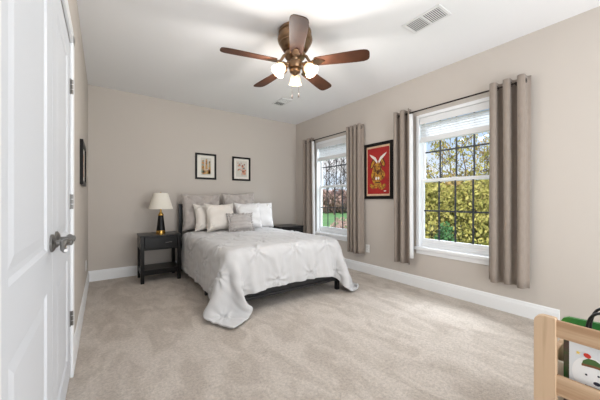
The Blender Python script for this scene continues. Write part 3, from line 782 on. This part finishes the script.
# ------------------------------------------------------------------ pillows
def pillow(name, w, h, t, loc, tilt, rz, material, label, group=None, tuck=0, seed=0, ruffle=False, pinch=.14, roll=0):
    """leaning cushion; loc is the middle of the lower edge"""
    rs = np.random.RandomState(seed); n = 41
    u = np.linspace(-1, 1, n); U, V = np.meshgrid(u, u, indexing='ij')
    th = (np.clip(1 - np.abs(U) ** 2.6, 0, 1) * np.clip(1 - np.abs(V) ** 2.6, 0, 1)) ** .42
    X_ = U * w / 2 * (1 - pinch * (1 - V ** 2) * np.abs(U) ** 3); Z_ = V * h / 2 * (1 - pinch * (1 - U ** 2) * np.abs(V) ** 3)
    Z_ = Z_ - .012 * (1 - V) * (1 - U ** 2) * 0
    wr_ = np.zeros_like(U)
    for q in range(8):
        kx, kz = rs.normal(0, 5), rs.normal(0, 5); wr_ += .0022 * np.sin(kx * U + kz * V + rs.rand() * 6)
    cre = .010 * np.exp(-((np.abs(U) + np.abs(V) - 1.45) / .12) ** 2) * np.sin(14 * (U - V) + seed)   # corner creases
    front = t / 2 * th * (1 + .16 * (-V)) + (wr_ * 1.6 + cre * 1.5) * np.clip(th * 2, 0, 1)
    if tuck:
        d = .36
        for i in range(-3, 4):
            for j in range(-3, 4):
                cx, cy = d * 2 * (i + .5 * (j % 2)), d * j * 1.1
                r_ = np.hypot(U - cx, V - cy); front += -.030 * np.exp(-(r_ / .09) ** 2) * th
        for s in (1, -1):
            ln = np.abs(((U * 1.1 + s * V) / (2 * d * .95)) % 1 - .5); front += -.008 * np.exp(-((.5 - ln) / .06) ** 2) * th
    back = t / 2 * th * .8
    base = Vector(loc)
    R = Euler((tilt, roll, rz)).to_matrix()
    def place(x, y, z): return base + R @ Vector((x, y, z))
    m = MB(); vf = {}; vb = {}
    for i in range(n):
        for j in range(n):
            e = i in (0, n - 1) or j in (0, n - 1)
            vf[i, j] = m.bm.verts.new(place(X_[i, j], -front[i, j], Z_[i, j] + h / 2))
            vb[i, j] = vf[i, j] if e else m.bm.verts.new(place(X_[i, j], back[i, j], Z_[i, j] + h / 2))
    for i in range(n - 1):
        for j in range(n - 1):
            m.bm.faces.new((vf[i, j], vf[i + 1, j], vf[i + 1, j + 1], vf[i, j + 1])); m.bm.faces.new((vb[i, j], vb[i, j + 1], vb[i + 1, j + 1], vb[i + 1, j]))
    r = thing(name, loc, label, 'pillow', group)
    m.build('cushion', material, r, True, angle=75)
    edge = [(i, 0) for i in range(n)] + [(n - 1, j) for j in range(1, n)] + [(i, n - 1) for i in range(n - 2, -1, -1)] + [(0, j) for j in range(n - 2, 0, -1)]
    if ruffle:
        rs2 = []
        for kk, (i, j) in enumerate(edge * 1):
            a = kk * 1.25; c_ = Vector((X_[i, j], 0, Z_[i, j] + h / 2)); o_ = Vector((X_[i, j], 0, Z_[i, j])).normalized()
            rs2.append([place(*(c_ - o_ * .012)), place(*(c_ + o_ * .012 + Vector((0, .010 * math.sin(a), 0)))), place(*(c_ + o_ * .030 + Vector((0, .016 * math.sin(a), 0)) + o_ * .006 * math.sin(a * .7)))])
        rs2.append(rs2[0]); m = MB(); m.grid(rs2)
        p = m.build('ruffle', material, r, True, angle=80); s = p.modifiers.new('t', 'SOLIDIFY'); s.thickness = .003
    else:
        pts = [place(X_[i, j], 0, Z_[i, j] + h / 2) for i, j in edge]; pts.append(pts[0])
        m = MB(); m.tube(pts, .0045, 6); m.build('piping', material, r, True)
    return r
TZ = .622
pillow('euro_sham', .58, .545, .20, (1.225, 4.235, TZ), -.16, .03, M_sham, 'large grey taupe tufted pillow against the headboard, on the lamp side', 'grey tufted shams', tuck=1, seed=1, pinch=.08)
pillow('euro_sham', .56, .57, .19, (1.845, 4.245, TZ), -.14, -.04, M_sham, 'large grey taupe tufted pillow against the headboard, on the window side', 'grey tufted shams', tuck=1, seed=2, roll=-.04, pinch=.08)
pillow('bed_pillow', .46, .395, .15, (1.285, 4.055, TZ), -.26, .12, M_pcream, 'cream sleeping pillow peeking out at the lamp side of the pillow group', 'sleeping pillows', seed=3, roll=.02)
pillow('bed_pillow', .44, .41, .15, (2.115, 4.065, TZ), -.24, -.16, M_pwhite, 'white sleeping pillow at the window end of the pillow group', 'sleeping pillows', seed=4, pinch=.06)
pillow('square_pillow', .45, .415, .17, (1.405, 3.90, TZ), -.30, .08, M_pcream, 'white square pillow in front row, on the lamp side of the grey lumbar', 'white square pillows', seed=5)
pillow('square_pillow', .42, .42, .17, (1.845, 3.905, TZ), -.28, -.03, M_pwhite, 'white square pillow leaning behind the grey lumbar on its window side', 'white square pillows', seed=6)
pillow('lumbar_pillow', .37, .25, .13, (1.64, 3.745, TZ + .005), -.34, .02, M_pgrey, 'small grey lumbar pillow with ruffled edge in front of all the pillows', seed=7, ruffle=True)

# ------------------------------------------------------------------ children's wooden book bin in the right foreground
kx0, kx1, ky1, ky0 = 1.45, 1.86, .357, -.62
kb = thing('book_bin', ((kx0 + kx1) / 2, (ky0 + ky1) / 2, 0), 'pale wooden children\'s book bin with slatted side in the right foreground', 'book bin')
def post(x, y0, y1, round_far):
    P = [(x, y0, 0), (x, y1, 0), (x, y1, .572)]
    for k in range(1, 6):
        a = k / 6 * PI / 2; P.append((x, y1 - .03 + .03 * math.cos(a), .572 + .03 * math.sin(a)))
    P += [(x, y1 - .03, .602), (x, y0 + .004, .602), (x, y0, .598)]
    if not round_far: P = [(x, y0 + y1 - q[1], q[2]) for q in P]
    o = MB().prism(P, (.028, 0, 0)).build('post', M_pine, kb)
    b = o.modifiers.new('b', 'BEVEL'); b.width = .003; b.segments = 2; b.limit_method = 'ANGLE'
post(kx0, ky1 - .060, ky1 + .009, True); post(kx0, ky0, ky0 + .051, False)
for y in (ky1 - .051, ky0): MB().span((kx1 - .028, y, 0), (kx1, y + .051, .40), bev=.003).build('post', M_pine, kb)
for x in (kx0 + .005, kx1 - .023):
    for z0, z1 in (((.528, .594),) if x < kx0 + .1 else ()) + ((.300, .378), (.06, .14)):
        MB().span((x, ky0 + .05, z0), (x + .018, ky1 - .0505, z1), bev=.003).build('side_rail', M_pineh, kb)
for y in (ky1 - .034, ky0 + .014):
    MB().span((kx0 + .0285, y, .06), (kx1 - .0285, y + .02, .42), bev=.003).build('end_panel', M_pine, kb)
MB().span((kx0 + .024, ky0 + .035, .155), (kx1 - .024, ky1 - .035, .170)).build('floor_board', M_pineh, kb)

def book(x, y0, y1, z0, z1, t, cover, label, edge=None):
    r = thing('picture_book', (x + t / 2, (y0 + y1) / 2, z0), label, 'book', 'picture books in the bin')
    MB().span((x + .002, y0 + .003, z0 + .003), (x + t - .002, y1 - .001, z1 - .003)).build('pages', edge or M_paper, r)
    m = MB(); m.span((x, y0, z0), (x + .002, y1, z1)); m.span((x + t - .002, y0, z0), (x + t, y1, z1)); m.span((x, y0 - .001, z0), (x + t, y0 + .002, z1))
    m.build('cover', cover, r); return r
M_cov = mat('pale_blue_white_cover', (222, 228, 234), .4)
M_face = mat('white_snow_face', (238, 240, 242), .45)
M_cgr = mat('green_printed_cover', (58, 118, 66), .4, noise=(22, .2), col2=(120, 60, 90))
M_yedge = mat('yellow_page_edge', (226, 178, 66), .7)
M_green = mat('green_printed_board', (38, 112, 58), .45, noise=(14, .25), col2=(70, 140, 50))
bk = book(1.500, .03, .268, .171, .519, .016, M_cov, 'white picture book with snow face in green hat, facing out of the bin', M_yedge)
X = 1.4997
MB().prism(blob(.205, .405, .055, .068, X, 28), (-.0006, 0, 0)).build('snow_face', M_face, bk)
m = MB(); m.prism([(X - .0006, y, z) for y, z in ((.233, .438), (.229, .455), (.215, .468), (.196, .468), (.176, .455), (.166, .444), (.20, .440))], (-.0006, 0, 0)); m.build('hat', mat('hat_green', (74, 106, 58), .5), bk)
m = MB(); m.prism([(X - .0012, y, z) for y, z in ((.233, .434), (.233, .442), (.20, .447), (.166, .447), (.166, .438), (.20, .438))], (-.0006, 0, 0)); m.build('hat_brim', mat('hat_brown', (126, 84, 56), .5), bk)
MB().prism(blob(.2175, .477, .0105, .0085, X - .0012, 14, .3), (-.0006, 0, 0)).build('pompom', mat('pompom_red', (206, 58, 44), .5), bk)
MB().prism([(X, .243 + (.0075 if k % 2 == 0 else .0035) * math.sin(k * PI / 5), .478 + (.0075 if k % 2 == 0 else .0035) * math.cos(k * PI / 5)) for k in range(10)], (-.0006, 0, 0)).build('star', mat('star_yellow', (236, 208, 96), .5), bk)
m = MB()
for y, z in ((.2205, .404), (.188, .412)): m.prism(blob(y, z, .0035, .0035, X - .0006, 12), (-.0006, 0, 0))
m.prism(blob(.192, .394 - .012, .010, .007, X - .0006, 14), (-.0006, 0, 0))
m.span((X - .0009, .10, .352), (X - .0002, .224, .366)); m.build('dark_marks', mat('dark_navy_print', (38, 42, 58), .5), bk)
book(1.5205, .06, .288, .171, .519, .014, M_cgr, 'green and maroon book standing right behind the white snow face book')
book(1.540, .10, .312, .171, .40, .012, M_paper, 'shorter white book standing behind the green one, at the bin corner')
gb = tag(MB().prism([(1.80, y, z) for y, z in ((-.30, .171), (.335, .171), (.352, .30), (.352, .485), (.343, .502), (.325, .512), (.22, .518), (-.30, .525))], (.02, 0, 0)).build('activity_board', M_green, origin=(1.81, .02, .171)), 'green printed children\'s board standing along the far side of the bin', 'board')
bg_ = thing('toy_bag', (1.66, .16, .171), 'small dark toy bag with two black loop handles standing in the bin', 'bag')
MB().span((1.60, .03, .171), (1.72, .27, .44), bev=.02, seg=3).build('bag_body', mat('dark_green_cloth', (40, 70, 48), .8), bg_, True)
for x in (1.615, 1.705):
    pts = []
    for k in range(17):
        a = PI * k / 16; pts.append((x, .168 + .072 * math.copysign(abs(math.cos(a)) ** .6, math.cos(a)), .43 + .19 * abs(math.sin(a)) ** .55))
    MB().tube(pts, .0052, 10).build('handle', mat('black_rubber', (16, 16, 17), .4), bg_, True)

# ------------------------------------------------------------------ outside
GZ = -1.2
gr = tag(MB().span((XR + 1.0, -40, GZ - .2), (XR + 95, 95, GZ)).build('lawn', M_lawn), 'green lawn seen through the farther window', 'lawn', kind='stuff')
def leaves(n, shape, size, rs):
    """random small leaf sprays: a bent quad each"""
    V, F = [], []
    for k in range(n):
        c_ = shape(rs); s = size * rs.uniform(.6, 1.4)
        q = Euler((rs.uniform(0, 6.28), rs.uniform(0, 6.28), rs.uniform(0, 6.28))).to_matrix()
        b = len(V)
        for p in ((-.5, 0, 0), (0, -.32, .06), (.6, 0, 0), (0, .32, .06)): V.append(tuple(Vector(c_) + q @ (Vector(p) * s)))
        F.append((b, b + 1, b + 2, b + 3))
    return V, F
def mesh_child(name, V, F, material, parent):
    me = bpy.data.meshes.new(name); me.from_pydata(V, [], F); me.materials.append(material)
    o = bpy.data.objects.new(name, me); COL.objects.link(o); o.parent = parent; return o
def branches(h, spread, n, rs, r0, levels=2, start=.25):
    m = MB(); tips = []
    tr = [Vector((0, 0, 0))]
    for k in range(1, 7): tr.append(Vector((rs.normal(0, .03) * h * .4, rs.normal(0, .03) * h * .4, h * k / 6)))
    m.tube(tr, [r0 * (1 - .85 * k / 6) for k in range(7)], 6)
    def grow(p, d, L, r, lv):
        pts = [p]; q = p
        for k in range(4):
            d = (d + Vector((rs.normal(0, .18), rs.normal(0, .18), .10))).normalized(); q = q + d * L / 4; pts.append(q)
        m.tube(pts, [r * (1 - .2 * k) for k in range(5)], 4); tips.extend(pts[2:])
        if lv > 0:
            for _ in range(3):
                o = pts[rs.randint(1, 5)]; grow(o, (d + Vector((rs.normal(0, .6), rs.normal(0, .6), rs.normal(.2, .3)))).normalized(), L * .55, r * .5, lv - 1)
    for k in range(n):
        t = start + (1 - start) * (k + rs.rand()) / n; i = min(int(t * 6), 5); p = tr[i].lerp(tr[i + 1], t * 6 - i); a = rs.rand() * 6.28
        grow(p, Vector((math.cos(a), math.sin(a), rs.uniform(.4, 1.1))).normalized(), spread * (1.15 - .6 * t), r0 * .35, levels - 1)
    return m, tips
def tree(name, x, y, h, spread, nb, nleaf, lsize, lmat, label, seed, cat='tree', group=None, start=.25, r0=.06, levels=2):
    rs = np.random.RandomState(seed)
    r = thing(name, (x, y, GZ), label, cat, group)
    m, tips = branches(h, spread, nb, rs, r0, levels, start)
    me_b = m.bm; me = bpy.data.meshes.new('trunk'); me_b.to_mesh(me); me_b.free(); me.materials.append(M_bark)
    o = bpy.data.objects.new('trunk', me); COL.objects.link(o); o.parent = r
    if nleaf:
        def sh(rs):
            p = tips[rs.randint(len(tips))]; return (p.x + rs.normal(0, .14), p.y + rs.normal(0, .14), p.z + rs.normal(0, .14))
        V, F = leaves(nleaf, sh, lsize, rs); mesh_child('foliage', V, F, lmat, r)
    return r
def shrub(x, y, rx, rz, nleaf, lsize, lmat, label, seed, group):
    rs = np.random.RandomState(seed)
    r = thing('shrub', (x, y, GZ), label, 'shrub', group)
    def sh(rs):
        v = rs.normal(0, 1, 3); v /= np.linalg.norm(v); q = rs.rand() ** .33
        return (v[0] * rx * q, v[1] * rx * q, rz * (1 + v[2] * q))
    V, F = leaves(nleaf, sh, lsize, rs); mesh_child('foliage', V, F, lmat, r)
    m = MB()
    for k in range(5):
        a = rs.rand() * 6.28; m.tube([(0, 0, 0), (rx * .3 * math.cos(a), rx * .3 * math.sin(a), rz * .7), (rx * .5 * math.cos(a), rx * .5 * math.sin(a), rz * 1.3)], .02, 5)
    me = bpy.data.meshes.new('stems'); m.bm.to_mesh(me); m.bm.free(); me.materials.append(M_bark); o = bpy.data.objects.new('stems', me); COL.objects.link(o); o.parent = r
    return r
def at(px, Z):
    """ground point seen at image column px, Z metres ahead"""
    s, c_ = math.sin(math.atan(196.8 / 275.5)), math.cos(math.atan(196.8 / 275.5)); Xc = (px - 300) / 275.5 * Z
    return Xc * c_ + Z * s, -Xc * s + Z * c_
# behind the nearer window: a dense hedge row of yellow-green shrubs with thin trees above
for k, (px, Z, rx, rz) in enumerate(((418, 10.5, 1.1, 1.55), (438, 9.6, 1.0, 1.45), (458, 10.6, 1.1, 1.6), (478, 9.4, 1.05, 1.55), (498, 10.2, 1.1, 1.65), (448, 12.5, 1.3, 1.75), (470, 12.8, 1.3, 1.85), (425, 13, 1.3, 1.7), (494, 12.6, 1.3, 1.8))):
    x, y = at(px, Z)
    shrub(x, y, rx, rz, 4200, .115, (M_leafy, M_leafy, M_leafo)[k % 3], 'leafy yellow-green shrub in the hedge outside the nearer window', 20 + k, 'shrubs outside the nearer window')
x, y = at(445, 8.6); shrub(x, y, .30, .80, 900, .10, M_leafg, 'small deep green shrub in front of the hedge outside the nearer window', 40, None)
for k, (px, Z, h) in enumerate(((428, 13.5, 4.0), (441, 11.5, 4.9), (452, 12.6, 5.4), (463, 11.2, 5.2), (474, 13.0, 5.6), (485, 11.6, 4.6), (496, 12.5, 5.2))):
    x, y = at(px, Z)
    tree('slender_tree', x, y, h, .95, 14, 560, .11, (M_leafo, M_leafy)[k % 2], 'slender sparse-leaved yellowing tree rising above the hedge outside the nearer window', 60 + k, group='slender trees outside the nearer window', start=.25, r0=.045)
# behind the farther window
for k, (px, Z, h) in enumerate(((318, 44, 11.0), (326, 46, 11.6), (334, 43, 8.6), (341, 45, 12.0), (350, 44, 10.6))):
    x, y = at(px, Z)
    tree('bare_tree', x, y, h, 3.4, 20, 0, .1, None, 'bare grey tree against the sky outside the farther window', 80 + k, group='bare trees outside the farther window', start=.2, r0=.13, levels=3)
for k, (px, Z, rx, rz) in enumerate(((314, 50, 3.0, 1.9), (322, 52, 3.0, 2.15), (330, 49, 3.0, 2.0), (338, 52, 3.0, 2.2), (346, 50, 3.0, 2.0))):
    x, y = at(px, Z)
    shrub(x, y, rx, rz, 1700, .42, M_leafr, 'reddish brown shrub beyond the lawn outside the farther window', 100 + k, 'reddish shrubs outside the farther window')
for k, (px, Z) in enumerate(((340, 17), (346, 15.5))):
    x, y = at(px, Z); shrub(x, y, .6, .62, 500, .11, M_leafr, ('greyish low shrub on the lawn, left of two outside the farther window', 'greyish low shrub on the lawn, right of two outside the farther window')[k], 120 + k, None)
for o in COL.objects:
    if '_base' in o: del o['_base']
